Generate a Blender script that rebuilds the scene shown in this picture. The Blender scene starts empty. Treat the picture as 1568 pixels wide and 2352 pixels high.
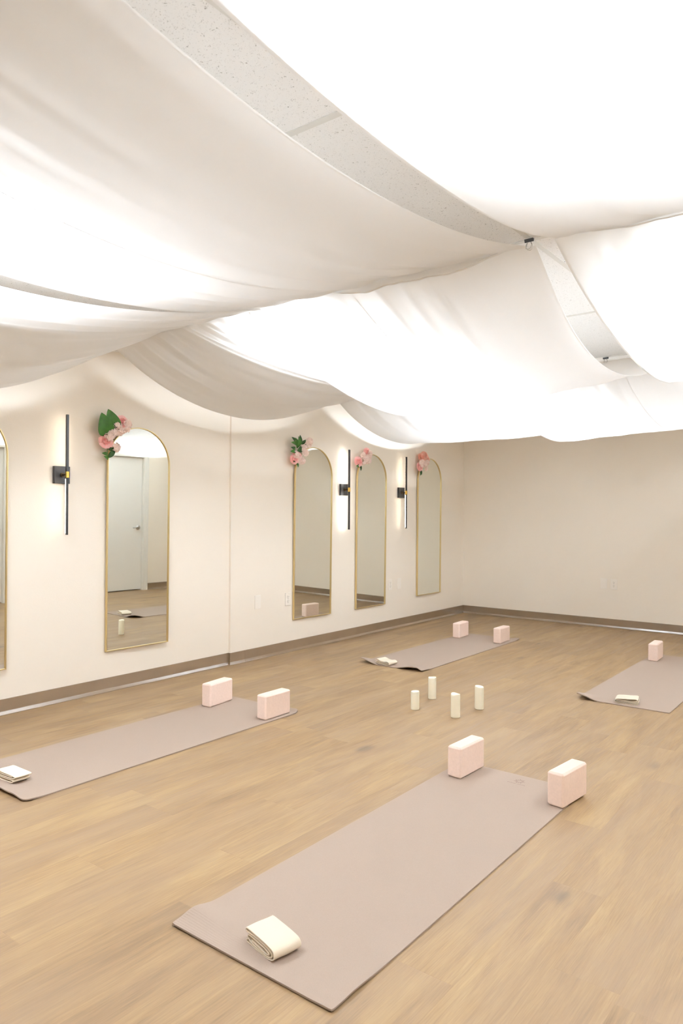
import bpy, bmesh, math, random
from mathutils import Vector, Matrix, noise

S = bpy.context.scene
COL = S.collection
random.seed(7)
PI = math.pi

# ------------------------------------------------------------------ camera
YAW, PITCH, ROLL, CAM_H, FPX = 0.6574, -0.0001, 0.0059, 1.2743, 1654.29
fw = Vector((-math.sin(YAW) * math.cos(PITCH), math.cos(YAW) * math.cos(PITCH), math.sin(PITCH)))
rt = Vector((math.cos(YAW), math.sin(YAW), 0)); up = rt.cross(fw)
rt2 = rt * math.cos(ROLL) + up * math.sin(ROLL)
up2 = up * math.cos(ROLL) - rt * math.sin(ROLL)
cam_data = bpy.data.cameras.new('camera')
cam_data.sensor_fit = 'HORIZONTAL'; cam_data.sensor_width = 24.0
cam_data.lens = FPX / 1568 * 24.0
cam_data.clip_start = 0.02; cam_data.clip_end = 60
cam_data.dof.use_dof = True; cam_data.dof.focus_distance = 3.6; cam_data.dof.aperture_fstop = 5.6
cam = bpy.data.objects.new('camera', cam_data); COL.objects.link(cam)
cam.matrix_world = Matrix(((rt2.x, up2.x, -fw.x, 0), (rt2.y, up2.y, -fw.y, 0), (rt2.z, up2.z, -fw.z, CAM_H), (0, 0, 0, 1)))
S.camera = cam

# ------------------------------------------------------------------ world, exposure, light levels
world = bpy.data.worlds.new('world'); S.world = world; world.use_nodes = True
world.node_tree.nodes['Background'].inputs[0].default_value = (1, 0.95, 0.9, 1)
world.node_tree.nodes['Background'].inputs[1].default_value = 0.02
S.view_settings.view_transform = 'Standard'
S.view_settings.look = 'None'
S.view_settings.exposure = 0.05
S.view_settings.gamma = 1.0
S.view_settings.use_curve_mapping = False
TROFFER = 82.0          # radiance of the ceiling troffer lenses
LED_WARM, LED_COOL = 17.0, 42.0
S.cycles.max_bounces = 14; S.cycles.diffuse_bounces = 8; S.cycles.transparent_max_bounces = 16
S.cycles.transmission_bounces = 8; S.cycles.glossy_bounces = 5
S.cycles.sample_clamp_indirect = 8.0
S.cycles.use_denoising = True

# ------------------------------------------------------------------ room dimensions (metres)
XL = -4.376      # left wall, far stretch
STEP = 0.02      # the near stretch is set back by this much
XN = XL - STEP
YJ = 4.17        # where the left wall steps
XR = 0.48        # right wall
YB = 8.21        # back wall
YN = -1.45       # near wall, behind the camera
HC = 2.40        # suspended ceiling
BAYS = [0.38, 2.82, 5.26, 7.70]

# ------------------------------------------------------------------ material helpers
def lin(r, g, b):
    f = lambda c: (c / 255 / 12.92) if c / 255 <= 0.04045 else ((c / 255 + 0.055) / 1.055) ** 2.4
    return (f(r), f(g), f(b), 1)

def new_mat(name):
    m = bpy.data.materials.new(name); m.use_nodes = True
    nt = m.node_tree
    return m, nt, nt.nodes, nt.links, nt.nodes['Principled BSDF']

def plain(name, col, rough=0.6, metal=0.0, bump=0.0, bscale=200.0, spec=None, vary=0.0, vscale=6.0, sheen=0.0, sss=0.0):
    m, nt, N, L, b = new_mat(name)
    b.inputs['Base Color'].default_value = col
    b.inputs['Roughness'].default_value = rough
    b.inputs['Metallic'].default_value = metal
    if spec is not None: b.inputs['Specular IOR Level'].default_value = spec
    if sheen: b.inputs['Sheen Weight'].default_value = sheen
    if sss:
        b.inputs['Subsurface Weight'].default_value = sss
        b.inputs['Subsurface Radius'].default_value = (0.03, 0.02, 0.01)
        b.inputs['Subsurface Scale'].default_value = 0.6
    tc = N.new('ShaderNodeTexCoord')
    if vary:
        n = N.new('ShaderNodeTexNoise'); n.inputs['Scale'].default_value = vscale; n.inputs['Detail'].default_value = 5
        L.new(tc.outputs['Object'], n.inputs['Vector'])
        r = N.new('ShaderNodeMapRange'); r.inputs[1].default_value = 0.3; r.inputs[2].default_value = 0.7
        r.inputs[3].default_value = 1 - vary; r.inputs[4].default_value = 1 + vary
        L.new(n.outputs['Fac'], r.inputs[0])
        mx = N.new('ShaderNodeVectorMath'); mx.operation = 'SCALE'
        mx.inputs[0].default_value = col[:3]
        L.new(r.outputs[0], mx.inputs['Scale']); L.new(mx.outputs[0], b.inputs['Base Color'])
    if bump:
        n = N.new('ShaderNodeTexNoise'); n.inputs['Scale'].default_value = bscale; n.inputs['Detail'].default_value = 3
        L.new(tc.outputs['Object'], n.inputs['Vector'])
        bp = N.new('ShaderNodeBump'); bp.inputs['Strength'].default_value = bump; bp.inputs['Distance'].default_value = 0.002
        L.new(n.outputs['Fac'], bp.inputs['Height']); L.new(bp.outputs['Normal'], b.inputs['Normal'])
    return m

def emis(name, col, strength):
    m = bpy.data.materials.new(name); m.use_nodes = True
    N = m.node_tree.nodes; N.clear()
    e = N.new('ShaderNodeEmission'); o = N.new('ShaderNodeOutputMaterial')
    e.inputs[0].default_value = col; e.inputs[1].default_value = strength
    m.node_tree.links.new(e.outputs[0], o.inputs[0])
    return m

def fabric_mat():
    m = bpy.data.materials.new('sheer_white_voile'); m.use_nodes = True
    nt = m.node_tree; N = nt.nodes; L = nt.links; N.clear()
    out = N.new('ShaderNodeOutputMaterial')
    d = N.new('ShaderNodeBsdfDiffuse'); d.inputs[0].default_value = (0.90, 0.895, 0.88, 1)
    t = N.new('ShaderNodeBsdfTranslucent'); t.inputs[0].default_value = (0.94, 0.94, 0.935, 1)
    tr = N.new('ShaderNodeBsdfTransparent'); tr.inputs[0].default_value = (1, 1, 1, 1)
    tc = N.new('ShaderNodeTexCoord')
    w = N.new('ShaderNodeTexNoise'); w.inputs['Scale'].default_value = 900; w.inputs['Detail'].default_value = 2
    L.new(tc.outputs['Object'], w.inputs['Vector'])
    bp = N.new('ShaderNodeBump'); bp.inputs['Strength'].default_value = 0.12; bp.inputs['Distance'].default_value = 0.001
    L.new(w.outputs['Fac'], bp.inputs['Height'])
    L.new(bp.outputs['Normal'], d.inputs['Normal']); L.new(bp.outputs['Normal'], t.inputs['Normal'])
    m1 = N.new('ShaderNodeMixShader'); m1.inputs[0].default_value = 0.40
    L.new(d.outputs[0], m1.inputs[1]); L.new(t.outputs[0], m1.inputs[2])
    # open weave: the thread mesh lets a little light straight through, less of it at a slant
    lw = N.new('ShaderNodeLayerWeight'); lw.inputs[0].default_value = 0.35
    mr = N.new('ShaderNodeMapRange'); mr.inputs[1].default_value = 0; mr.inputs[2].default_value = 1
    mr.inputs[3].default_value = 0.045; mr.inputs[4].default_value = 0.006
    L.new(lw.outputs['Facing'], mr.inputs[0])
    m2 = N.new('ShaderNodeMixShader')
    L.new(mr.outputs[0], m2.inputs[0]); L.new(m1.outputs[0], m2.inputs[1]); L.new(tr.outputs[0], m2.inputs[2])
    L.new(m2.outputs[0], out.inputs[0])
    return m

def floor_mat():
    m, nt, N, L, b = new_mat('oak_vinyl_planks')
    PW, PL = 0.182, 1.22
    g = N.new('ShaderNodeNewGeometry')
    sx = N.new('ShaderNodeSeparateXYZ'); L.new(g.outputs['Position'], sx.inputs[0])
    def math_(op, a=None, b_=None, va=0.0, vb=0.0):
        n = N.new('ShaderNodeMath'); n.operation = op
        n.inputs[0].default_value = va
        if len(n.inputs) > 1: n.inputs[1].default_value = vb
        if a is not None: L.new(a, n.inputs[0])
        if b_ is not None: L.new(b_, n.inputs[1])
        return n.outputs[0]
    col = math_('DIVIDE', math_('ADD', sx.outputs['X'], None, vb=10.04), None, vb=PW)
    ci = math_('FLOOR', col); cf = math_('FRACT', col)
    wn = N.new('ShaderNodeTexWhiteNoise'); wn.noise_dimensions = '1D'; L.new(ci, wn.inputs['W'])
    row = math_('ADD', math_('DIVIDE', math_('ADD', sx.outputs['Y'], None, vb=10), None, vb=PL), wn.outputs['Value'])
    ri = math_('FLOOR', row); rf = math_('FRACT', row)
    cb = N.new('ShaderNodeCombineXYZ'); L.new(ci, cb.inputs[0]); L.new(ri, cb.inputs[1])
    wid = N.new('ShaderNodeTexWhiteNoise'); wid.noise_dimensions = '3D'; L.new(cb.outputs[0], wid.inputs['Vector'])
    # plank-local coordinates, shifted by a random id so that grain never lines up across a seam
    off = N.new('ShaderNodeVectorMath'); off.operation = 'SCALE'; off.inputs['Scale'].default_value = 37.0
    L.new(wid.outputs['Color'], off.inputs[0])
    pos = N.new('ShaderNodeVectorMath'); pos.operation = 'ADD'
    L.new(g.outputs['Position'], pos.inputs[0]); L.new(off.outputs[0], pos.inputs[1])
    def stretched(sx_, sy_, scale, detail, dist=0.0, rough=0.55):
        mp = N.new('ShaderNodeMapping'); mp.inputs['Scale'].default_value = (sx_, sy_, 1)
        L.new(pos.outputs[0], mp.inputs['Vector'])
        n = N.new('ShaderNodeTexNoise'); n.inputs['Scale'].default_value = scale
        n.inputs['Detail'].default_value = detail; n.inputs['Distortion'].default_value = dist
        n.inputs['Roughness'].default_value = rough
        L.new(mp.outputs[0], n.inputs['Vector'])
        return n.outputs['Fac']
    broad = stretched(1.0, 0.16, 9, 4, 0.8)
    streak = stretched(1.0, 0.03, 70, 6, 0.3, 0.65)
    fine = stretched(1.0, 0.035, 330, 3, 0.1)
    cloud = stretched(1.0, 0.45, 3.0, 3)
    # cathedral figure
    mpw = N.new('ShaderNodeMapping'); mpw.inputs['Scale'].default_value = (1, 0.13, 1); L.new(pos.outputs[0], mpw.inputs['Vector'])
    wv = N.new('ShaderNodeTexWave'); wv.wave_type = 'RINGS'; wv.inputs['Scale'].default_value = 9
    wv.inputs['Distortion'].default_value = 9; wv.inputs['Detail'].default_value = 3; wv.inputs['Detail Scale'].default_value = 1.1
    L.new(mpw.outputs[0], wv.inputs['Vector'])
    # knots: sparse smoky ovals
    mpk = N.new('ShaderNodeMapping'); mpk.inputs['Scale'].default_value = (1, 0.45, 1); L.new(pos.outputs[0], mpk.inputs['Vector'])
    vo = N.new('ShaderNodeTexVoronoi'); vo.inputs['Scale'].default_value = 3.3; vo.inputs['Randomness'].default_value = 1
    L.new(mpk.outputs[0], vo.inputs['Vector'])
    dist = N.new('ShaderNodeMath'); dist.operation = 'MULTIPLY_ADD'; L.new(stretched(1, .3, 22, 3, .5), dist.inputs[0])
    dist.inputs[1].default_value = 0.16; L.new(vo.outputs['Distance'], dist.inputs[2])
    kn = N.new('ShaderNodeMapRange'); kn.inputs[1].default_value = 0.10; kn.inputs[2].default_value = 0.24
    kn.inputs[3].default_value = 1; kn.inputs[4].default_value = 0; kn.interpolation_type = 'SMOOTHSTEP'
    L.new(dist.outputs[0], kn.inputs[0])
    ksel = N.new('ShaderNodeSeparateColor'); L.new(vo.outputs['Color'], ksel.inputs[0])
    kgate = math_('GREATER_THAN', ksel.outputs[0], None, vb=0.38)
    knot = math_('MULTIPLY', kn.outputs[0], kgate)
    # value assembly
    def mr(src, a, b_, c, d):
        n = N.new('ShaderNodeMapRange'); n.inputs[1].default_value = a; n.inputs[2].default_value = b_
        n.inputs[3].default_value = c; n.inputs[4].default_value = d; L.new(src, n.inputs[0]); return n.outputs[0]
    f = mr(broad, .3, .7, -.30, .30)
    f = math_('ADD', f, mr(streak, .3, .7, -.22, .22))
    f = math_('ADD', f, mr(fine, .3, .7, -.16, .16))
    f = math_('ADD', f, mr(wv.outputs['Fac'], 0, 1, -.07, .07))
    f = math_('ADD', f, mr(wid.outputs['Value'], 0, 1, -.15, .15))
    f = math_('ADD', f, None, vb=.5)
    cr = N.new('ShaderNodeValToRGB'); L.new(f, cr.inputs[0])
    e = cr.color_ramp.elements
    e[0].position = 0.0; e[0].color = FLOOR_COLS[0]
    e[1].position = 1.0; e[1].color = FLOOR_COLS[2]
    k = e.new(0.5); k.color = FLOOR_COLS[1]
    mxa = N.new('ShaderNodeMix'); mxa.data_type = 'RGBA'
    L.new(mr(cloud, .38, .68, 0, .55), mxa.inputs[0]); L.new(cr.outputs[0], mxa.inputs[6]); mxa.inputs[7].default_value = FLOOR_COLS[3]
    mxk = N.new('ShaderNodeMix'); mxk.data_type = 'RGBA'
    L.new(math_('MULTIPLY', knot, None, vb=.62), mxk.inputs[0]); L.new(mxa.outputs[2], mxk.inputs[6]); mxk.inputs[7].default_value = FLOOR_COLS[4]
    # seams
    ed = math_('MINIMUM', math_('MULTIPLY', math_('MINIMUM', cf, math_('SUBTRACT', None, cf, va=1)), None, vb=PW),
               math_('MULTIPLY', math_('MINIMUM', rf, math_('SUBTRACT', None, rf, va=1)), None, vb=PL))
    seam = mr(ed, 0.0, 0.0022, 1, 0)
    mxs = N.new('ShaderNodeMix'); mxs.data_type = 'RGBA'
    L.new(math_('MULTIPLY', seam, None, vb=.15), mxs.inputs[0]); L.new(mxk.outputs[2], mxs.inputs[6]); mxs.inputs[7].default_value = lin(120, 92, 62)
    L.new(mxs.outputs[2], b.inputs['Base Color'])
    b.inputs['Roughness'].default_value = 0.5
    L.new(mr(streak, .3, .7, .42, .60), b.inputs['Roughness'])
    b.inputs['Specular IOR Level'].default_value = 0.4
    bp = N.new('ShaderNodeBump'); bp.inputs['Strength'].default_value = 0.25; bp.inputs['Distance'].default_value = 0.0012
    hh = math_('SUBTRACT', math_('ADD', fine, streak), math_('MULTIPLY', seam, None, vb=.8))
    L.new(hh, bp.inputs['Height']); L.new(bp.outputs['Normal'], b.inputs['Normal'])
    return m

FLOOR_COLS = [lin(112, 88, 60), lin(138, 112, 79), lin(157, 132, 95), lin(132, 110, 87), lin(90, 76, 65)]

def tile_mat():
    m, nt, N, L, b = new_mat('fissured_ceiling_tile')
    tc = N.new('ShaderNodeTexCoord')
    n1 = N.new('ShaderNodeTexNoise'); n1.inputs['Scale'].default_value = 150; n1.inputs['Detail'].default_value = 3; n1.inputs['Distortion'].default_value = 1.5
    L.new(tc.outputs['Object'], n1.inputs['Vector'])
    r1 = N.new('ShaderNodeMapRange'); r1.inputs[1].default_value = .655; r1.inputs[2].default_value = .70; r1.inputs[3].default_value = 0; r1.inputs[4].default_value = 1
    L.new(n1.outputs['Fac'], r1.inputs[0])
    v = N.new('ShaderNodeTexVoronoi'); v.inputs['Scale'].default_value = 190
    L.new(tc.outputs['Object'], v.inputs['Vector'])
    r2 = N.new('ShaderNodeMapRange'); r2.inputs[1].default_value = .10; r2.inputs[2].default_value = .17; r2.inputs[3].default_value = .75; r2.inputs[4].default_value = 0
    L.new(v.outputs['Distance'], r2.inputs[0])
    mxx = N.new('ShaderNodeMath'); mxx.operation = 'MAXIMUM'; L.new(r1.outputs[0], mxx.inputs[0]); L.new(r2.outputs[0], mxx.inputs[1])
    mx = N.new('ShaderNodeMix'); mx.data_type = 'RGBA'; L.new(mxx.outputs[0], mx.inputs[0])
    mx.inputs[6].default_value = lin(238, 237, 235); mx.inputs[7].default_value = lin(138, 132, 124)
    L.new(mx.outputs[2], b.inputs['Base Color']); b.inputs['Roughness'].default_value = .9
    bp = N.new('ShaderNodeBump'); bp.invert = True; bp.inputs['Strength'].default_value = .5; bp.inputs['Distance'].default_value = .002
    L.new(mxx.outputs[0], bp.inputs['Height']); L.new(bp.outputs['Normal'], b.inputs['Normal'])
    return m

def vent_mat():
    m, nt, N, L, b = new_mat('perforated_metal')
    tc = N.new('ShaderNodeTexCoord')
    mp = N.new('ShaderNodeMapping'); mp.inputs['Scale'].default_value = (1, 1, 0); L.new(tc.outputs['Object'], mp.inputs['Vector'])
    v = N.new('ShaderNodeTexVoronoi'); v.inputs['Scale'].default_value = 130; v.inputs['Randomness'].default_value = 0
    v.voronoi_dimensions = '2D'
    L.new(mp.outputs[0], v.inputs['Vector'])
    r = N.new('ShaderNodeMapRange'); r.inputs[1].default_value = .26; r.inputs[2].default_value = .34; r.inputs[3].default_value = 1; r.inputs[4].default_value = 0
    L.new(v.outputs['Distance'], r.inputs[0])
    mx = N.new('ShaderNodeMix'); mx.data_type = 'RGBA'; L.new(r.outputs[0], mx.inputs[0])
    mx.inputs[6].default_value = lin(205, 200, 195); mx.inputs[7].default_value = lin(60, 56, 52)
    L.new(mx.outputs[2], b.inputs['Base Color']); b.inputs['Roughness'].default_value = .6
    return m

def mat_mat():
    """yoga-mat foam: leathery grain everywhere, a band of fine ribs at the foot end"""
    m, nt, N, L, b = new_mat('taupe_mat_foam')
    tc = N.new('ShaderNodeTexCoord')
    n = N.new('ShaderNodeTexNoise'); n.inputs['Scale'].default_value = 260; n.inputs['Detail'].default_value = 3
    L.new(tc.outputs['Object'], n.inputs['Vector'])
    n2 = N.new('ShaderNodeTexNoise'); n2.inputs['Scale'].default_value = 900; n2.inputs['Detail'].default_value = 2
    L.new(tc.outputs['Object'], n2.inputs['Vector'])
    r = N.new('ShaderNodeMapRange'); r.inputs[1].default_value = .3; r.inputs[2].default_value = .7; r.inputs[3].default_value = .93; r.inputs[4].default_value = 1.07
    L.new(n2.outputs['Fac'], r.inputs[0])
    sc = N.new('ShaderNodeVectorMath'); sc.operation = 'SCALE'; sc.inputs[0].default_value = MATCOL[:3]
    L.new(r.outputs[0], sc.inputs['Scale']); L.new(sc.outputs[0], b.inputs['Base Color'])
    b.inputs['Roughness'].default_value = .75
    b.inputs['Specular IOR Level'].default_value = .3
    bp = N.new('ShaderNodeBump'); bp.inputs['Strength'].default_value = .35; bp.inputs['Distance'].default_value = .0015
    L.new(n.outputs['Fac'], bp.inputs['Height']); L.new(bp.outputs['Normal'], b.inputs['Normal'])
    return m

MATCOL = lin(152, 135, 122)
def petal_mat(name, col, vary=.06):
    m = plain(name, col, .6, vary=vary, vscale=60)
    nt = m.node_tree; N, L = nt.nodes, nt.links
    t = N.new('ShaderNodeBsdfTranslucent'); t.inputs[0].default_value = col
    mx = N.new('ShaderNodeMixShader'); mx.inputs[0].default_value = .3
    out = [n for n in N if n.type == 'OUTPUT_MATERIAL'][0]
    L.new(N['Principled BSDF'].outputs[0], mx.inputs[1]); L.new(t.outputs[0], mx.inputs[2]); L.new(mx.outputs[0], out.inputs[0])
    return m
def cove_mat():
    m = plain('taupe_vinyl_cove', lin(124, 104, 82), .16, spec=.8, vary=.05)
    b = m.node_tree.nodes['Principled BSDF']
    b.inputs['Coat Weight'].default_value = .9; b.inputs['Coat IOR'].default_value = 1.7; b.inputs['Coat Roughness'].default_value = .12
    return m
M = dict(
    wall=plain('warm_white_wall_paint', lin(243, 236, 224), .75, bump=.25, bscale=160),
    base=cove_mat(),
    floor=floor_mat(), tile=tile_mat(), vent=vent_mat(), fabric=fabric_mat(),
    tbar=plain('white_grid_metal', lin(214, 212, 206), .45),
    troffer_frame=plain('white_enamel', lin(232, 230, 226), .4),
    lens=emis('lit_acrylic_lens', (0.90, 0.975, 1.07, 1), TROFFER),
    lens_far=emis('lit_acrylic_lens_far_row', (0.90, 0.975, 1.07, 1), TROFFER * 1.0),
    lens_mid=emis('lit_acrylic_lens_dimmed_row', (0.90, 0.975, 1.07, 1), TROFFER * .85),  # middle row turned down so wall and drapes there come out less bright
    gold=plain('brushed_gold', lin(214, 195, 146), .36, metal=1.0),
    glass=plain('mirror_silvering', (0.88, 0.905, 0.865, 1), .012, metal=1.0),
    mirror_back=plain('mirror_backing', lin(90, 84, 76), .8),
    black=plain('matte_black_metal', lin(30, 29, 29), .42, bump=.1, bscale=400),
    bronze=plain('dark_bronze', lin(70, 55, 36), .4, metal=.8),
    brass=plain('polished_brass', lin(222, 184, 96), .25, metal=1.0),
    led_warm=emis('warm_led_strip', (1.0, 0.86, 0.70, 1), LED_WARM),
    led_cool=emis('neutral_led_strip', (1.0, 0.95, 0.90, 1), LED_COOL),
    plastic=plain('white_cover_plastic', lin(246, 241, 232), .4),
    slot=plain('dark_slot', lin(70, 64, 58), .7),
    mat=mat_mat(), matlogo=plain('embossed_ink', lin(112, 88, 78), .7),
    block=plain('pale_pink_foam', lin(248, 226, 214), .72, bump=.35, bscale=420, vary=.03, vscale=90),
    strap=plain('cream_cotton_webbing', lin(232, 220, 200), .85, bump=.2, bscale=500, sheen=.2),
    wax=plain('ivory_wax', lin(254, 250, 230), .45),
    wick=plain('pale_wick', lin(225, 215, 190), .8),
    door=plain('white_door_paint', lin(232, 230, 224), .45),
    nickel=plain('satin_nickel', lin(190, 188, 184), .28, metal=1.0),
    leaf=plain('glossy_green_leaf', lin(52, 88, 30), .6, spec=.25, vary=.22, vscale=30),
    leaf_dark=plain('dark_green_leaf', lin(38, 64, 26), .6, spec=.25, vary=.2, vscale=30),
    stem=plain('green_stem', lin(86, 110, 60), .6),
    rose=petal_mat('pink_rose_petal', lin(255, 216, 214)),
    rose_deep=petal_mat('dusty_coral_petal', lin(244, 198, 180), .08),
    blossom=petal_mat('blush_hydrangea_petal', lin(255, 242, 236)),
    fabric_hem=plain('folded_cream_hem', lin(250, 240, 222), .85),
)

# ------------------------------------------------------------------ mesh helpers
def link(name, bm, mat, parent=None, smooth=False):
    me = bpy.data.meshes.new(name)
    bmesh.ops.recalc_face_normals(bm, faces=bm.faces) if not getattr(bm, 'keep', False) else None
    bm.to_mesh(me); bm.free()
    me.materials.append(mat)
    if smooth:
        for p in me.polygons: p.use_smooth = True
    o = bpy.data.objects.new(name, me); COL.objects.link(o)
    if parent is not None: o.parent = parent
    return o

def box(bm, x0, x1, y0, y1, z0, z1):
    vs = [bm.verts.new(p) for p in ((x0, y0, z0), (x1, y0, z0), (x1, y1, z0), (x0, y1, z0), (x0, y0, z1), (x1, y0, z1), (x1, y1, z1), (x0, y1, z1))]
    for f in ((0, 3, 2, 1), (4, 5, 6, 7), (0, 1, 5, 4), (1, 2, 6, 5), (2, 3, 7, 6), (3, 0, 4, 7)):
        bm.faces.new([vs[i] for i in f])
    return vs

def bev(o, w, seg=3):
    md = o.modifiers.new('bevel', 'BEVEL'); md.width = w; md.segments = seg; md.limit_method = 'ANGLE'
    for p in o.data.polygons: p.use_smooth = True
    wn = o.modifiers.new('weighted', 'WEIGHTED_NORMAL'); wn.keep_sharp = True
    return o

def prism(bm, pts, z0, z1):
    a = [bm.verts.new((x, y, z0)) for x, y in pts]; b = [bm.verts.new((x, y, z1)) for x, y in pts]
    bm.faces.new(list(reversed(a))); bm.faces.new(b)
    n = len(pts)
    for i in range(n): bm.faces.new([a[i], a[(i + 1) % n], b[(i + 1) % n], b[i]])

def grid(bm, nu, nv, fn, close_u=False):
    """(nu+1)x(nv+1) grid of verts from fn(i/nu, j/nv)"""
    V = [[bm.verts.new(fn(i / nu, j / nv)) for j in range(nv + 1)] for i in range(nu + 1)]
    for i in range(nu):
        for j in range(nv):
            bm.faces.new([V[i][j], V[i + 1][j], V[i + 1][j + 1], V[i][j + 1]])
    return V

def tube(bm, pts, r, seg=8, cap=True):
    pts = [Vector(p) for p in pts]; rings = []
    rr = r if isinstance(r, (list, tuple)) else [r] * len(pts)
    for i, p in enumerate(pts):
        t = (pts[min(i + 1, len(pts) - 1)] - pts[max(i - 1, 0)]).normalized()
        a = t.orthogonal().normalized() if i == 0 else (prev - t * prev.dot(t)).normalized()
        prev = a; b = t.cross(a)
        rings.append([bm.verts.new(p + (a * math.cos(2 * PI * k / seg) + b * math.sin(2 * PI * k / seg)) * rr[i]) for k in range(seg)])
    for i in range(len(rings) - 1):
        for k in range(seg):
            bm.faces.new([rings[i][k], rings[i][(k + 1) % seg], rings[i + 1][(k + 1) % seg], rings[i + 1][k]])
    if cap:
        bm.faces.new(list(reversed(rings[0]))); bm.faces.new(rings[-1])

def lathe(bm, prof, seg=32, c=(0, 0, 0), topf=None):
    rings = []
    for r, z in prof:
        ring = []
        for k in range(seg):
            a = 2 * PI * k / seg
            dz = topf(r, z, a) if topf else 0
            ring.append(bm.verts.new((c[0] + r * math.cos(a), c[1] + r * math.sin(a), c[2] + z + dz)))
        rings.append(ring)
    for i in range(len(rings) - 1):
        for k in range(seg):
            bm.faces.new([rings[i][k], rings[i][(k + 1) % seg], rings[i + 1][(k + 1) % seg], rings[i + 1][k]])
    bm.faces.new(list(reversed(rings[0]))); bm.faces.new(rings[-1])

def struct(o):
    o['kind'] = 'structure'; return o

def thing(name, label, cat, loc=(0, 0, 0), rot=(0, 0, 0), group=None):
    o = bpy.data.objects.new(name, None); COL.objects.link(o)
    o.location = loc; o.rotation_euler = rot; o.empty_display_size = .05
    o['label'] = label; o['category'] = cat
    if group: o['group'] = group
    return o

def copy_thing(root, loc, rot, label):
    """a copy of a thing, its parts and their sub-parts (mesh data shared)"""
    c = root.copy(); COL.objects.link(c); c.location = loc; c.rotation_euler = rot; c['label'] = label
    def rec(src, dst):
        for ch in [o for o in bpy.data.objects if o.parent == src]:
            d = ch.copy(); COL.objects.link(d); d.parent = dst
            rec(ch, d)
    rec(root, c)
    return c

# ================================================================== SETTING
bm = bmesh.new(); box(bm, XN - .3, XR + .3, YN - .3, YB + .3, -.1, 0); struct(link('floor', bm, M['floor']))
bm = bmesh.new(); box(bm, XN - .3, XR + .3, YN - .3, YB + .3, HC, HC + .1); struct(link('ceiling', bm, M['tile']))
bm = bmesh.new(); prism(bm, [(XN - .2, YN - .2), (XN, YN - .2), (XN, YJ), (XL, YJ), (XL, YB + .2), (XN - .2, YB + .2)], -.05, HC + .05)
struct(link('wall_left', bm, M['wall']))
bm = bmesh.new(); box(bm, XL, XR + .2, YB, YB + .15, -.05, HC + .05); struct(link('wall_back', bm, M['wall']))
bm = bmesh.new(); box(bm, XN, XR + .2, YN - .15, YN, -.05, HC + .05); struct(link('wall_near', bm, M['wall']))
# right wall with two door openings
DOORS = [(3.50, 4.41, 1), (5.62, 6.53, 2)]
DH = 2.00
bm = bmesh.new(); ys = [YN]
for a, b_, _ in DOORS: ys += [a, b_]
ys.append(YB)
for i in range(0, len(ys), 2): box(bm, XR, XR + .15, ys[i], ys[i + 1], -.05, HC + .05)
for a, b_, _ in DOORS: box(bm, XR, XR + .15, a, b_, DH, HC + .05)
struct(link('wall_right', bm, M['wall']))
for a, b_, k in DOORS:
    bm = bmesh.new(); box(bm, XR + .035, XR + .079, a + .006, b_ - .006, .014, DH - .006)
    d = struct(link('door_%d' % k, bm, M['door'])); bev(d, .002, 2)
    bm = bmesh.new()                                   # casing and jamb stop
    for (y0, y1, z0, z1) in ((a - .075, a, 0, DH + .075), (b_, b_ + .075, 0, DH + .075), (a, b_, DH, DH + .075)):
        box(bm, XR - .016, XR + .001, y0, y1, z0, z1)
    for (y0, y1, z0, z1) in ((a - .075, a - .055, 0, DH + .075), (b_ + .055, b_ + .075, 0, DH + .075), (a - .055, b_ + .055, DH + .055, DH + .075)):
        box(bm, XR - .023, XR - .016, y0, y1, z0, z1)
    for (y0, y1, z0, z1) in ((a, a + .004, 0, DH), (b_ - .004, b_, 0, DH), (a, b_, DH - .004, DH)):
        box(bm, XR, XR + .15, y0, y1, z0, z1)
    link('casing', bm, M['door'], d)
    bm = bmesh.new()
    yk, zk = b_ - .07, .945
    tube(bm, [(XR + .036, yk, zk), (XR + .024, yk, zk)], .034, 24)
    tube(bm, [(XR + .026, yk, zk), (XR - .012, yk, zk)], .011, 12)
    tube(bm, [(XR - .012, yk + .004, zk), (XR - .018, yk - .03, zk + .002), (XR - .02, yk - .08, zk + .001), (XR - .016, yk - .115, zk - .002)], [.010, .010, .009, .008], 10)
    link('door_handle', bm, M['nickel'], d, smooth=True)

# coved vinyl base: profile swept along each wall
def cove(name, pts, closed_ends=True):
    """pts: floor polyline along the wall face; room lies to the right-hand side of travel"""
    prof = [(0, .098), (.0028, .0975), (.0032, .094), (.0032, .0235), (.0042, .0205), (.0125, .0060), (.0150, .0030), (.0150, 0), (0, 0)]
    bm = bmesh.new(); P = [Vector((x, y, 0)) for x, y in pts]; rings = []
    for i, p in enumerate(P):
        d0 = (p - P[i - 1]).normalized() if i else (P[1] - P[0]).normalized()
        d1 = (P[i + 1] - p).normalized() if i < len(P) - 1 else d0
        n0 = Vector((d0.y, -d0.x, 0)); n1 = Vector((d1.y, -d1.x, 0))
        n = (n0 + n1); n = n / max(n.dot(n0), .2)
        rings.append([bm.verts.new(p + n * a + Vector((0, 0, z))) for a, z in prof])
    k = len(prof)
    for i in range(len(rings) - 1):
        for j in range(k): bm.faces.new([rings[i][j], rings[i][(j + 1) % k], rings[i + 1][(j + 1) % k], rings[i + 1][j]])
    bm.faces.new(rings[0]); bm.faces.new(list(reversed(rings[-1])))
    o = link(name, bm, M['base']); struct(o)
    for p in o.data.polygons: p.use_smooth = False
    return o
cove('baseboard_left', [(XN, YN), (XN, YJ - .001)])
cove('baseboard_left_corner_piece', [(XN, YJ - .0005), (XL, YJ - .0005), (XL, 4.335)])
cove('baseboard_left_far', [(XL, 4.3365), (XL, YB)])
cove('baseboard_back', [(XL, YB), (XR, YB)])
yy = YB
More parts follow.
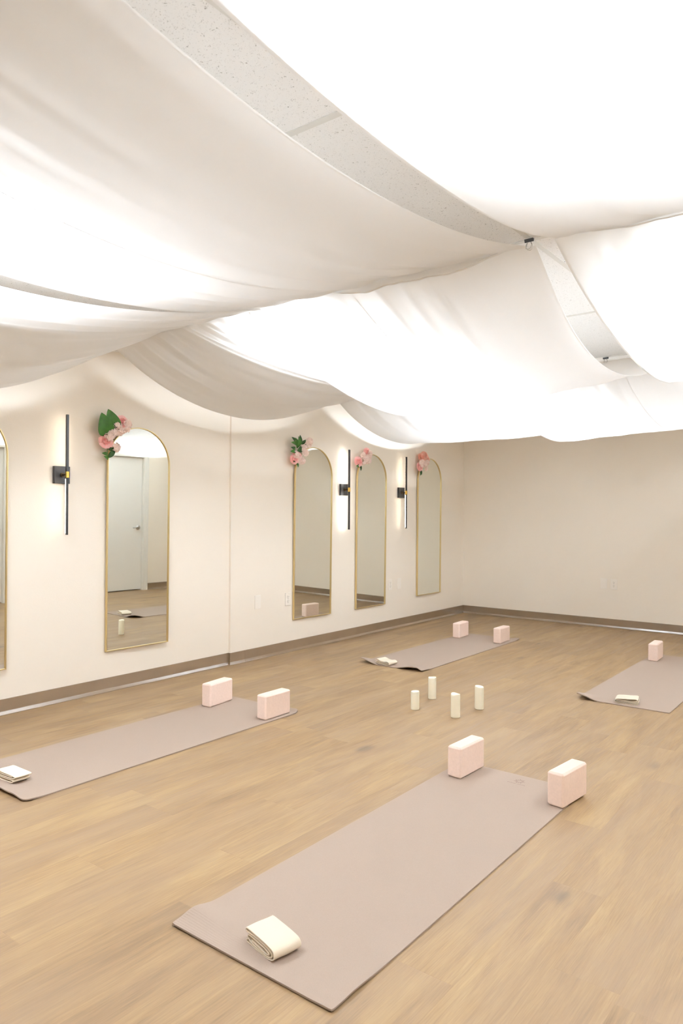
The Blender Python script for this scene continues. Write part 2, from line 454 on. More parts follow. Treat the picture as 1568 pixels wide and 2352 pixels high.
for a, b_, _ in reversed(DOORS):
    cove('baseboard_right', [(XR, yy), (XR, b_ + .075)]); yy = a - .075
cove('baseboard_right', [(XR, yy), (XR, YN)])
cove('baseboard_near', [(XR, YN), (XN, YN)])

# ceiling grid: main runners every 2 ft in x, cross tees every 4 ft in y
bm = bmesh.new()
gx = [-1.20 - .61 * i for i in range(-2, 6)]
gy = [1.60 + 1.22 * i for i in range(-2, 6)]
for x in gx: box(bm, x - .012, x + .012, YN, YB, HC - .0016, HC + .01)
for y in gy: box(bm, XN, XR, y - .012, y + .012, HC - .0028, HC + .01)
struct(link('trim_1', bm, M['tbar']))

# ------------------------------------------------------------------ ceiling lights (2x4 troffers behind the drapes)
def make_troffer():
    t = thing('ceiling_light', '', 'ceiling light', (0, 0, 0), group='recessed ceiling lights above the drapes')
    bm = bmesh.new()
    for (x0, x1, y0, y1) in ((0, .59, 0, .03), (0, .59, 1.165, 1.195), (0, .03, .03, 1.165), (.56, .59, .03, 1.165)):
        box(bm, x0, x1, y0, y1, HC - .009, HC - .0005)
    link('frame', bm, M['troffer_frame'], t)
    bm = bmesh.new(); box(bm, .03, .56, .03, 1.165, HC - .007, HC - .001)
    link('diffuser', bm, M['lens_mid'], t)
    return t
TR = [(-3.03, 2.82, 'bright ceiling light glowing through the middle drape beside the left wall'),
      (-3.03, .38, 'ceiling light glowing through the nearest drape at the left edge of the photo'),
      (-3.03, 5.26, 'ceiling light glowing through the farthest drape, above the left wall sconces'),
      (-.59, .38, 'ceiling light blown out white behind the big near drape, top right'),
      (-.59, 2.82, 'ceiling light blown out white behind the drape right of the ceiling gap'),
      (-.59, 5.26, 'ceiling light above the farthest drape at the right edge of the photo')]
t0 = make_troffer()
for i, (x, y, lab) in enumerate(TR):
    if i == 0: t0.location = (x + .01, y + .0125, 0); t0['label'] = lab
    else:
        c_ = copy_thing(t0, (x + .01, y + .0125, 0), (0, 0, 0), lab)
        if y > 5 or y < 1:                 # lens strength set per row to balance wall and drape brightness
            for ch in c_.children:
                if ch.name.startswith('diffuser'):
                    ch.data = ch.data.copy(); ch.data.materials[0] = M['lens_far' if y > 5 else 'lens']

# perforated air-return panels
def make_vent():
    t = thing('air_vent', '', 'air vent', group='perforated air vent panels in the ceiling')
    bm = bmesh.new()
    for (x0, x1, y0, y1) in ((0, .58, 0, .018), (0, .58, .562, .58), (0, .018, .018, .562), (.562, .58, .018, .562)):
        box(bm, x0, x1, y0, y1, HC - .008, HC - .0005)
    link('frame', bm, M['troffer_frame'], t)
    bm = bmesh.new(); box(bm, .018, .562, .018, .562, HC - .006, HC - .001)
    link('perforated_panel', bm, M['vent'], t)
    return t
v0 = make_vent(); v0.location = (-2.405, 3.447, 0)
v0['label'] = 'perforated square air vent showing through the middle drape beside its bright light'
copy_thing(v0, (-2.405, 1.005, 0), (0, 0, 0), 'perforated square air vent showing through the near drape at upper left')

# ================================================================== CEILING DRAPES
def drape(name, label, x0, x1, y0, y1, sag, pinch=(0, 0), fold=1.0, seam=None, seed=0, ztop=HC - .018, gather=None, group='sheer white drapes swagged under the ceiling', dl=(0, 0), skew=0.0):
    """a length of voile pinned at y0 and y1; sag: list of (u, depth) across its width;
    dl bends the left / right edge in x at mid span"""
    t = thing(name, label, 'drape', (0, 0, 0), group=group)
    def sg(u):
        for i in range(len(sag) - 1):
            a, b_ = sag[i], sag[i + 1]
            if u <= b_[0] or i == len(sag) - 2:
                k = min(max((u - a[0]) / (b_[0] - a[0]), 0), 1); k = k * k * (3 - 2 * k)
                return a[1] + (b_[1] - a[1]) * k
    W = x1 - x0
    g = gather or []
    def fn(u, v):
        mid = 4 * v * (1 - v)
        e0 = math.exp(-v / .10); e1 = math.exp(-(1 - v) / .10)
        xl = x0 + dl[0] * mid + pinch[0] * (e0 + e1); xr = x1 + skew * (v - .5) + dl[1] * mid - pinch[1] * (e0 + e1)
        x = xl + (xr - xl) * u
        y = y0 + (y1 - y0) * v
        cat = 1 - (math.cosh(1.1 * (2 * v - 1)) - 1) / (math.cosh(1.1) - 1)
        z = ztop - sg(u) * cat
        # gathers radiate from the pins and die out towards the middle of the span
        ph = seed * 1.7
        near = math.exp(-v / .17) * (1 - math.exp(-v / .02)); far = math.exp(-(1 - v) / .20) * (1 - math.exp(-(1 - v) / .02))
        fold_ = fold * (.25 + .75 * math.sin(PI * min(max(u, 0), 1)) ** .5)
        rip = lambda f, p: math.sin(2 * PI * f * u + p + 1.5 * math.sin(3.1 * u + p))
        z -= fold_ * near * (.008 * rip(7, ph) + .005 * rip(13, ph * 2) + .003 * rip(23, ph))
        z -= fold_ * far * (.009 * rip(6, ph + 2) + .006 * rip(11, ph * 3) + .003 * rip(21, ph + 1))
        z -= fold * .003 * mid * rip(3, ph + v)
        # soft scallop between pins right at the batten
        z -= .012 * (math.exp(-v / .03) + math.exp(-(1 - v) / .03)) * abs(math.sin(PI * u * 3 + seed))
        for (gu, amp, wd, n) in g:           # long creases running with the span
            q = (u - gu) / wd
            if abs(q) < 1.6: z -= amp * math.exp(-q * q * 2) * math.sin(n * q * PI + 3 * v) * (.35 + .65 * mid)
        z -= .004 * noise.noise(Vector((x * 1.3, y * 1.1, seed)))
        return (x, y, z)
    bm = bmesh.new()
    grid(bm, 90, 110, fn)
    o = link('fabric', bm, M['fabric'], t, smooth=True)
    if seam is not None:
        bm = bmesh.new()
        pts = []
        for k in range(61):
            p = fn(seam, .02 + .96 * k / 60); pts.append((p[0], p[1], p[2]))
        # flat stitched seam 6 mm wide, doubled cloth
        V = []
        for p in pts: V.append([bm.verts.new((p[0] - .003, p[1], p[2] - .0012)), bm.verts.new((p[0] + .003, p[1], p[2] - .0012))])
        for i in range(60): bm.faces.new([V[i][0], V[i][1], V[i + 1][1], V[i + 1][0]])
        link('seam', bm, M['fabric'], o)
    # narrow side hems, doubled cloth
    for uu in (0.0, 1.0):
        bm = bmesh.new(); s = .009 if uu == 0 else -.009
        V = []
        for k in range(81):
            p = fn(uu, k / 80); q = fn(uu + (.02 if uu == 0 else -.02), k / 80)
            d = (Vector(q) - Vector(p)).normalized() * .010
            V.append([bm.verts.new((p[0], p[1], p[2] - .0015)), bm.verts.new((p[0] + d.x, p[1] + d.y, p[2] + d.z - .0015))])
        for i in range(80): bm.faces.new([V[i][0], V[i][1], V[i + 1][1], V[i + 1][0]])
        link('hem', bm, M['fabric'], o, smooth=True)
    return t, fn

A1, fA1 = drape('ceiling_drape', 'large near drape left of the ceiling gap, air vent showing through', -2.80, -1.17, BAYS[0], BAYS[1],
      [(0, .185), (.45, .23), (1, .18)], pinch=(.02, .04), fold=1.3, seam=.46, seed=1, dl=(0, -.03), gather=[(.25, .006, .12, 2)])
D1, fD1 = drape('ceiling_drape', 'near drape against the left wall, hanging lowest above the large arched mirror', -4.13, -2.84, BAYS[0], BAYS[1],
      [(0, .47), (.3, .38), (.58, .21), (1, .20)], pinch=(.03, .02), fold=1.3, seed=2, dl=(0, -.05), skew=.28, gather=[(.75, .006, .14, 2), (.5, .005, .1, 2)])
C1, fC1 = drape('ceiling_drape', 'broad near drape right of the ceiling gap, blown out white', -1.06, .44, BAYS[0], BAYS[1],
      [(0, .22), (.5, .27), (1, .22)], pinch=(.03, .02), fold=1.1, seam=.47, seed=3, dl=(.06, 0))
A2, fA2 = drape('ceiling_drape', 'middle drape left of the ceiling gap, bottom edge ending in a low bright curve', -2.86, -1.16, BAYS[1], BAYS[2],
      [(0, .45), (.45, .42), (.8, .36), (1, .32)], pinch=(.02, .02), fold=1.1, seam=.42, seed=4, dl=(.20, -.09), gather=[(.5, .004, .25, 4)])
D2, fD2 = drape('ceiling_drape', 'middle drape against the left wall, folded and tan on its wall side', -4.14, -2.72, BAYS[1], BAYS[2],
      [(0, .37), (.28, .29), (.54, .155), (.75, .22), (1, .30)], pinch=(.04, .02), fold=1.5, seed=5, dl=(0.02, .08), gather=[(.60, .009, .12, 3), (.45, .006, .12, 3)])
C2, fC2 = drape('ceiling_drape', 'middle drape right of the ceiling gap, blown out white at the right edge', -1.12, .44, BAYS[1], BAYS[2],
      [(0, .39), (.5, .40), (1, .36)], pinch=(.02, .02), fold=1.0, seed=6, dl=(.10, 0))
A3, fA3 = drape('ceiling_drape', 'farthest drape, low bright lip hanging in front of the back wall', -2.62, -.95, BAYS[2], BAYS[3],
      [(0, .44), (.5, .40), (1, .34)], pinch=(.02, .02), fold=1.0, seam=.62, seed=7, dl=(.1, 0))
D3, fD3 = drape('ceiling_drape', 'farthest drape beside the left wall, ending near the room corner', -4.20, -2.50, BAYS[2], BAYS[3],
      [(0, .37), (.3, .38), (.6, .38), (1, .36)], pinch=(.03, .02), fold=1.0, seed=8)
C3, fC3 = drape('ceiling_drape', 'farthest drape on the right, just inside the right edge of the photo', -.93, .44, BAYS[2], BAYS[3],
      [(0, .36), (1, .36)], pinch=(.02, .02), fold=1.0, seed=9)

# rolled-over cloth hem along the first batten (part of the near drape)
def batten_roll(parent, fn, v, u0, u1, drop, name='rolled_hem'):
    bm = bmesh.new()
    def f(i, j):
        u = u0 + (u1 - u0) * i; p = Vector(fn(u, v))
        d = drop * (math.sin(PI * i) ** .6) * (1 + .18 * math.sin(9 * i))
        a = j * 1.15 * PI
        return (p.x, p.y + .016 * math.sin(a) + .002, p.z + .006 - d * (1 - math.cos(a)) / 2)
    grid(bm, 60, 8, f)
    return link(name, bm, M['fabric'], parent, smooth=True)
batten_roll(A1.children[0] if A1.children else A1, fA1, .995, .34, .93, .05)
batten_roll(C1.children[0] if C1.children else C1, fC1, .995, .03, .9, .02)

# binder clips pinching the cloth to the grid
def make_clip():
    t = thing('binder_clip', '', 'clip', group='black binder clips holding the drapes to the ceiling grid')
    bm = bmesh.new()
    prism(bm, [(-.019, -.007), (.019, -.007), (.019, .007), (-.019, .007)], -.008, .004)
    for v in bm.verts:
        if v.co.z < 0: v.co.y *= .25
    o = link('spring_body', bm, M['black'], t)
    for s in (-1, 1):
        bm = bmesh.new()
        tube(bm, [(-.008, s * .002, -.010), (-.012, s * .004, -.022), (-.010, s * .008, -.036), (0, s * .009, -.040), (.010, s * .008, -.036), (.012, s * .004, -.022), (.008, s * .002, -.010)], .0011, 6)
        link('wire_handle', bm, M['nickel'], t, smooth=True)
    return t
c0 = make_clip(); c0.location = (-1.195, 2.79, HC - .012)
c0['label'] = 'black binder clip where the four drapes meet at the near end of the gap'
copy_thing(c0, (-1.66, 5.235, HC - .012), (0, 0, .0), 'black binder clip at the far end of the ceiling gap')

# ================================================================== WALL MIRRORS
def make_mirror(W=.53, H=1.592):
    t = thing('arched_mirror', '', 'mirror', group='gold framed arched mirrors on the left wall')
    R = W / 2; zs = H - R; FW = .0065; FD = .021
    def outline(inset):
        r = R - inset; pts = [(-r, inset)]
        pts.append((r, inset)); pts.append((r, zs))
        n = 40
        for k in range(1, n): a = PI * k / n; pts.append((r * math.cos(a), zs + r * math.sin(a)))
        pts.append((-r, zs)); return pts
    bm = bmesh.new(); o_, i_ = outline(0), outline(FW)
    def ring(pts, x): return [bm.verts.new((x, y, z)) for y, z in pts]
    a, b_, c, d = ring(o_, 0), ring(o_, FD), ring(i_, FD), ring(i_, 0)
    n = len(o_)
    for k in range(n):
        q = (k + 1) % n
        for u, w in ((a, b_), (b_, c), (c, d), (d, a)): bm.faces.new([u[k], u[q], w[q], w[k]])
    fr = link('frame', bm, M['gold'], t); bev(fr, .0012, 2)
    bm = bmesh.new(); g0, g1 = ring(outline(FW - .001), .004) if False else None, None
    v0_ = [bm.verts.new((.003, y, z)) for y, z in outline(FW - .0005)]; v1_ = [bm.verts.new((.012, y, z)) for y, z in outline(FW - .0005)]
    bm.faces.new(v1_); bm.faces.new(list(reversed(v0_)))
    for k in range(n): bm.faces.new([v0_[k], v0_[(k + 1) % n], v1_[(k + 1) % n], v1_[k]])
    link('mirror_glass', bm, M['glass'], t)
    return t
mir = make_mirror()
# centre y, base z, wall x, yaw, lean
MIR = [(3.249, .285, XN, -.0275, -.008, 'arched gold mirror with big green leaves on its corner, reflecting the door'),
       (2.000, .287, XN, -.0275, -.008, 'arched gold mirror cut off by the left edge of the photo'),
       (5.204, .287, XL, -.0217, -.007, 'arched gold mirror just right of the wall step, reflecting two foam blocks'),
       (6.157, .286, XL, .002, -.007, 'arched gold mirror between the two close-set sconces'),
       (7.337, .315, XL, .0, -.004, 'rightmost arched gold mirror, nearest the room corner')]
for i, (y, z, x, a, b_, lab) in enumerate(MIR):
    off = .003 + abs(a) * .265 + abs(b_) * 0
    # lean: the top comes away from the wall, pivoting on the base
    ob = mir if i == 0 else copy_thing(mir, (0, 0, 0), (0, 0, 0), lab)
    ob['label'] = lab; ob.location = (x + off, y, z)
    ob.rotation_euler = (0, -b_, a)

# ================================================================== WALL SCONCES
def make_sconce(label, led, twist_low, name='wall_sconce'):
    """plate at the wall, rod stands off 8 cm; origin at the plate centre on the wall face"""
    t = thing(name, label, 'wall light', group='black linear sconces on the left wall')
    bm = bmesh.new(); box(bm, 0.0005, .024, -.057, .057, -.0575, .0575)
    bev(link('backplate', bm, M['black'], t), .003)
    bm = bmesh.new(); tube(bm, [(.022, 0, 0), (.030, 0, 0)], .016, 20); tube(bm, [(.028, 0, 0), (.074, 0, 0)], .006, 12)
    link('arm', bm, M['bronze'], t, smooth=False)
    bm = bmesh.new(); box(bm, .0705, .0895, -.0095, .0095, -.021, .021)
    bev(link('brass_sleeve', bm, M['brass'], t), .0015)
    for s, tw in ((1, 0.0), (-1, twist_low)):
        bm = bmesh.new()
        z0, z1 = (.018, .395) if s > 0 else (-.395, -.018)
        vs = box(bm, -.008, .008, -.008, .008, z0, z1)
        r = link('rod', bm, M['black'], t); bev(r, .0015)
        r.location = (.080, 0, 0); r.rotation_euler = (0, 0, tw)
        bm = bmesh.new(); box(bm, -.0102, -.0078, -.0038, .0038, z0 + .012, z1 - .010)
        link('light_strip', bm, led, r)
    return t
sc = make_sconce('black linear sconce left of the large mirror, warm glow on the wall', M['led_warm'], 1.08)
sc.location = (XN, 2.642, 1.508)
s2 = make_sconce('black linear sconce with the brightest cool white glow, between two mirrors', M['led_cool'], 0.0)
s2.location = (XL, 5.687, 1.495)
s3 = make_sconce('black linear sconce nearest the room corner, soft warm white glow', M['led_warm'], .8)
s3.location = (XL, 6.732, 1.491)

# ================================================================== COVER PLATES
def cover_plate(duplex):
    """plate in the YZ plane facing +x, origin at its centre on the wall"""
    bm = bmesh.new(); box(bm, .0005, .0055, -.037, .037, -.0585, .0585)
    return bm
def make_blank(label, loc, rz=0):
    t = thing('blank_wall_plate', label, 'wall plate', loc, (0, 0, rz), group='blank white wall plates')
    bev(link('plate', cover_plate(0), M['plastic'], t), .0025)
    for z in (-.042, .042):
        bm = bmesh.new(); tube(bm, [(.0052, 0, z), (.0064, 0, z)], .0032, 12); link('screw', bm, M['plastic'], t)
    return t
def make_outlet(label, loc, rz=0):
    t = thing('wall_outlet', label, 'outlet', loc, (0, 0, rz), group='white duplex wall outlets')
    pl = link('plate', cover_plate(1), M['plastic'], t); bev(pl, .0025)
    for z in (-.0195, .0195):
        bm = bmesh.new()
        lathe(bm, [(.017, 0), (.017, .002), (.016, .0025)], 24)
        for v in bm.verts:
            x, y, zz = v.co; v.co = (.0052 + zz, max(-.0145, min(.0145, x)), z + y)
        soc = link('socket', bm, M['plastic'], t)
        bm = bmesh.new()
        for y, h in ((-.0063, .0045), (.0063, .0038)): box(bm, .0074, .0080, y - .0011, y + .0011, z + .003 - h + .002, z + .003 + h + .002)
        tube(bm, [(.0074, 0, z - .0085), (.0080, 0, z - .0085)], .0025, 10)
        link('slots', bm, M['slot'], soc)
    bm = bmesh.new(); tube(bm, [(.0052, 0, 0), (.0064, 0, 0)], .0028, 12); link('screw', bm, M['nickel'], t)
    return t
make_blank('blank white wall plate on the left wall, right of the wall step', (XL, 4.488, .491))
make_outlet('white duplex outlet just left of the mirror reflecting foam blocks', (XL, 4.878, .480))
make_outlet('white duplex outlet low on the left wall, between the two farthest mirrors', (XL, 6.539, .485))
make_blank('blank white wall plate beside the outlet between the two farthest mirrors', (XL, 6.718, .485))
make_blank('blank white wall plate on the back wall, left of the outlet', (-2.61, YB, .488), -PI / 2)
make_outlet('white duplex outlet on the back wall', (-2.497, YB, .485), -PI / 2)

# ================================================================== YOGA MATS
def yoga_mat(label, x0, x1, y0, y1, hf, rz=0.0, corner=.02):
    """hf(x, y) -> height of the underside above the floor, x,y measured from the near-left corner"""
    W, Ln = x1 - x0, y1 - y0; T = .0055
    t = thing('yoga_mat', label, 'yoga mat', (x0, y0, 0), (0, 0, rz), group='taupe yoga mats on the floor')
    nu, nv = 60, 150
    def warp(u, v):
        # denser rows at both ends; rounded corners
        vv = v + .05 * math.sin(4 * PI * v) * -.35
        x, y = W * u, Ln * vv
        for cx, cy in ((0, 0), (W, 0), (0, Ln), (W, Ln)):
            dx, dy = abs(x - cx), abs(y - cy)
            if dx < corner and dy < corner:
                ax, ay = corner - dx, corner - dy; r = math.hypot(ax, ay); m_ = max(ax, ay)
                if r > 1e-6:
                    ax, ay = ax * m_ / r, ay * m_ / r
                    x = cx + (corner - ax) * (1 if cx == 0 else -1); y = cy + (corner - ay) * (1 if cy == 0 else -1)
        return x, y
    bm = bmesh.new()
    def rib(y): return .0007 * (math.sin(y / .0085 * 2 * PI) - 1) / 2 * (1 if y < .085 else 0)
    lo = grid(bm, nu, nv, lambda u, v: (*warp(u, v), hf(*warp(u, v)) + .0006))
    hi = grid(bm, nu, nv, lambda u, v: (*warp(u, v), hf(*warp(u, v)) + .0006 + T))
    for i in range(nu):
        bm.faces.new([lo[i][0], lo[i + 1][0], hi[i + 1][0], hi[i][0]]); bm.faces.new([lo[i + 1][nv], lo[i][nv], hi[i][nv], hi[i + 1][nv]])
    for j in range(nv):
        bm.faces.new([lo[0][j + 1], lo[0][j], hi[0][j], hi[0][j + 1]]); bm.faces.new([lo[nu][j], lo[nu][j + 1], hi[nu][j + 1], hi[nu][j]])
    o = link('mat_sheet', bm, M['mat'], t, smooth=True)
    md = o.modifiers.new('edge', 'EDGE_SPLIT'); md.split_angle = math.radians(50)
    return t, T
sst = lambda a, b_, x: (lambda k: k * k * (3 - 2 * k))(min(max((x - a) / (b_ - a), 0), 1))
def hA(x, y):
    # foot end lifts a little off the floor, far right corner flicks up
    near = (1 - sst(0, .11, y)) * (.013 + .006 * math.cos(x / .61 * 2 * PI) ** 2) * (.35 + .65 * (1 - sst(.5, .61, x)))
    far = .016 * sst(1.775, 1.83, y) * sst(.42, .6, x)
    return near + far
def hB(x, y):
    k = (1 - sst(0, .20, y))
    left = .036 * k * (1 - sst(0, .19, x)) ; right = .028 * k * sst(.33, .53, x) * (1 - sst(.56, .63, x) * .95)
    return left + right + .014 * sst(1.77, 1.9, y) * sst(.48, .6, x)
def hC(x, y):
    return .034 * (1 - sst(0, .18, y)) * (1 - sst(0, .16, x))
def hD(x, y):
    # a soft hump set back from the near-left corner, edge down on the floor
    hump = .017 * math.exp(-((y - .085) / .055) ** 2) * (1 - sst(.0, .22, x))
    return hump + .003 * (1 - sst(0, .05, y)) + .006 * math.exp(-((y - .10) / .08) ** 2) * sst(.54, .61, x) + .007 * sst(1.825, 1.856, y) * sst(.5, .61, x)
yoga_mat('taupe yoga mat running along the left wall, cut off by the left edge', -3.612, -2.998, 1.64, 3.46, hA, corner=.03)
yoga_mat('farthest taupe yoga mat, its near corners curling up off the floor', -3.60, -2.995, 4.93, 6.82, hB, corner=.02)
yoga_mat('taupe yoga mat at the right edge, far right of the candles', -1.745, -1.145, 4.915, 6.90, hC, corner=.008)
matD, MT = yoga_mat('large foreground taupe yoga mat with a ribbed end and small emblem', -1.757, -1.130, 1.436, 3.29, hD, corner=.006)
# ribs pressed into the foot end of the foreground mat
bm = bmesh.new()
for k in range(9):
    y = .006 + k * .0088
    def f(i, j, y=y):
        x = .004 + .36 * i; yy = y + (.0034) * j
        return (x, yy, hD(x, yy) + .0006 + MT + .0007 * math.sin(PI * j) * (1 - i) ** .5 * (1 if i < 1 else 0) + .0001 - .0003 * i)
    grid(bm, 60, 3, f)
rb = link('ribbed_band', bm, M['mat'], matD.children[0], smooth=True)
# emblem: ring of petal strokes over a line of tiny lettering
bm = bmesh.new()
def stroke(cx, cy, a, r0, r1, w):
    d = Vector((math.cos(a), math.sin(a), 0)); n = Vector((-d.y, d.x, 0)); c = Vector((cx, cy, 0))
    z = .0006 + MT + .0004
    pts = [c + d * r0, c + d * ((r0 + r1) / 2) + n * w, c + d * r1, c + d * ((r0 + r1) / 2) - n * w]
    bm.faces.new([bm.verts.new((p.x, p.y, z)) for p in pts])
LX, LY = -1.408 + 1.757, 3.212 - 1.436
for k in range(14):
    a = 2 * PI * k / 14
    stroke(LX, LY, a, .008, .030 if k % 2 == 0 else .023, .0022)
link('emblem', bm, M['matlogo'], matD.children[0])
bm = bmesh.new()
for k in range(15):
    u = -.042 + k * .006
    px, py = LX - .002 + u * .99, LY - .040 + .0015 * math.sin(k * 2.1)
    z = .0006 + MT + .0004
    hgt = .005 if k % 3 else .008
    if k == 7: continue
    for (a0, a1, b0, b1) in ((0, .0014, 0, hgt), (0, .0038, 0, .0013), (.0026, .0040, 0, .0045)):
        vs = [(px + a0, py + b0), (px + a1, py + b0), (px + a1, py + b1), (px + a0, py + b1)]
        bm.faces.new([bm.verts.new((x, y, z + .0001 * (k % 2))) for x, y in vs])
link('lettering', bm, M['matlogo'], matD.children[0])

# ================================================================== FOAM BLOCKS
def make_block():
    bm = bmesh.new(); L_, W_, H_ = .229, .077, .148
    c = .008
    vs = box(bm, -W_ / 2, W_ / 2, -L_ / 2, L_ / 2, 0, H_)
    bmesh.ops.bevel(bm, geom=bm.edges[:], offset=c, segments=1, affect='EDGES', clamp_overlap=True)
    bmesh.ops.bevel(bm, geom=bm.edges[:], offset=.0012, segments=2, affect='EDGES', clamp_overlap=True)
    return link('yoga_block', bm, M['block'])
BL = [(-3.552, 3.272, .13, .0065, 'pink foam block on the left wall mat, the one nearer the wall'),
      (-3.062, 3.290, .0, .0065, 'pink foam block on the left wall mat, at its right edge'),
      (-3.536, 6.590, .07, .0065, 'pink foam block on the farthest mat, the one nearer the left wall'),
      (-3.075, 6.570, .02, .0065, 'pink foam block on the farthest mat, at its right edge'),
      (-1.666, 6.655, .04, .0065, 'pink foam block on the mat at the right edge of the photo'),
      (-1.668, 3.172, -.04, .0065, 'pink foam block on the foreground mat, left one, nearer the candles'),
      (-1.152, 3.140, -.11, .0068, 'pink foam block on the foreground mat, right one, nearest the camera')]
b0 = make_block()
b0['category'] = 'yoga block'; b0['group'] = 'pale pink foam blocks standing on the mats'
for i, (x, y, r, z, lab) in enumerate(BL):
    o = b0 if i == 0 else b0.copy()
    if i: COL.objects.link(o)
    o.location = (x, y, z); o.rotation_euler = (0, 0, r); o['label'] = lab

# ================================================================== FOLDED STRAPS
def catmull(P, n=8):
    out = []
    for i in range(len(P) - 1):
        p0, p1, p2, p3 = P[max(i - 1, 0)], P[i], P[i + 1], P[min(i + 2, len(P) - 1)]
        for k in range(n):
            t = k / n
            out.append(tuple(.5 * (2 * p1[d] + (p2[d] - p0[d]) * t + (2 * p0[d] - 5 * p1[d] + 4 * p2[d] - p3[d]) * t * t + (3 * p1[d] - p0[d] - 3 * p2[d] + p3[d]) * t ** 3) for d in (0, 1)))
    out.append(tuple(P[-1])); return out
def strap(label, path, width, loc, rz, th=.0032, skew=0.0, tilt=0.0):
    pts = catmull(path, 8); n = len(pts); L_, R_ = [], []
    for i, p in enumerate(pts):
        a = pts[max(i - 1, 0)]; b_ = pts[min(i + 1, n - 1)]
        dx, dz = b_[0] - a[0], b_[1] - a[1]; l = math.hypot(dx, dz) or 1
        nx, nz = -dz / l * th / 2, dx / l * th / 2
        L_.append((p[0] + nx, p[1] + nz)); R_.append((p[0] - nx, p[1] - nz))
    loop = L_ + R_[::-1]
    zmin = min(z for _, z in loop)
    bm = bmesh.new(); seg = 10; rings = []
    for j in range(seg + 1):
        v = j / seg; y = (v - .5) * width
        rings.append([bm.verts.new((x + skew * v * max(0, z) + .001 * math.sin(7 * v + x * 60), y, z - zmin)) for x, z in loop])
    m_ = len(loop)
    for j in range(seg):
        for k in range(m_): bm.faces.new([rings[j][k], rings[j][(k + 1) % m_], rings[j + 1][(k + 1) % m_], rings[j + 1][k]])
    for rg in (rings[0], rings[-1]):
        for k in range(n - 1):
            f = [rg[k], rg[k + 1], rg[m_ - 2 - k], rg[m_ - 1 - k]]
            try: bm.faces.new(f)
            except ValueError: pass
    o = link('yoga_strap', bm, M['strap'], None, smooth=True)
    md = o.modifiers.new('edge', 'EDGE_SPLIT'); md.split_angle = math.radians(45)
    o.location = loc; o.rotation_euler = (tilt, 0, rz)
    o['label'] = label; o['category'] = 'yoga strap'; o['group'] = 'folded cream cotton straps on the mats'
    return o
# profiles run along +x (fold length), z up
pD = [(-.052, .012), (-.068, .009), (-.066, .002), (-.02, .0005), (.045, .001), (.066, .012), (.060, .027), (.030, .031), (-.030, .036), (-.060, .040), (-.068, .033), (-.060, .027), (-.02, .0245), (.030, .021), (.052, .013), (.040, .007), (-.010, .011), (-.055, .021), (-.058, .026)]
pD = [(-.066, .012), (-.070, .006), (-.050, .0022), (.035, .0018), (.062, .009), (.069, .021), (.058, .033), (.020, .038), (-.040, .0405), (-.068, .041), (-.074, .036), (-.066, .0315)]
pD2 = [(-.066, .0165), (-.02, .0075), (.035, .0065), (.058, .013), (.058, .023), (.03, .030), (-.03, .0345), (-.060, .0345), (-.064, .029), (-.03, .0265), (.02, .022), (.046, .0165), (.040, .0115), (-.01, .0135), (-.055, .0225)]
full = [( -.062, .0125), (-.070, .0085), (-.058, .0025), (.03, .0018), (.062, .008), (.070, .021), (.060, .034), (.02, .0395), (-.04, .0425), (-.068, .0425), (-.073, .0375), (-.066, .033), (-.03, .0345), (.02, .0325), (.052, .027), (.060, .019), (.052, .0105), (.03, .0068), (-.03, .0085), (-.060, .0165), (-.062, .0235), (-.052, .0275), (-.02, .0265), (.02, .0235), (.043, .018), (.036, .0125), (0, .0125), (-.04, .0175)]
full2 = [(-.072, .010), (-.02, .0035), (.045, .002), (.064, .007), (.058, .0125), (.02, .0145), (-.05, .0175), (-.068, .0205), (-.064, .025), (-.02, .0225), (.045, .0195), (.072, .0245), (.074, .030), (.05, .0325), (0, .036), (-.05, .0395), (-.072, .036), (-.060, .0315), (-.01, .0305), (.055, .027)]
full3 = [(-.068, .017), (-.072, .011), (-.04, .004), (.02, .002), (.05, .0025), (.068, .010), (.066, .024), (.045, .031), (.01, .0265), (-.02, .0285), (-.05, .0375), (-.070, .038), (-.071, .032), (-.05, .0275), (-.02, .020), (.02, .0195), (.050, .021), (.052, .0115), (.02, .0075), (-.03, .0125), (-.060, .0225)]
full4 = [(.066, .0085), (.069, .0045), (.03, .002), (-.03, .002), (-.066, .006), (-.074, .018), (-.060, .029), (-.02, .033), (.02, .0345), (.055, .037), (.068, .033), (.064, .027), (.05, .0205), (.02, .0175), (-.02, .0205), (-.055, .0235), (-.062, .0165), (-.03, .0115), (.04, .0105), (.072, .0155), (.070, .0195)]
strap('cream cotton strap folded on the near end of the foreground mat', full, .096, (-1.434, 1.545, .0064), -.20)
strap('cream cotton strap loosely folded on the mat by the left wall, at the left edge', full2, .088, (-3.285, 1.740, .0125), .12, tilt=-.055)
strap('cream cotton strap folded on the curled end of the farthest mat', full3, .11, (-3.370, 4.995, .0088), -.12)
strap('cream cotton strap folded on the near end of the mat at the right edge', full4, .115, (-1.432, 5.010, .0068), .20)

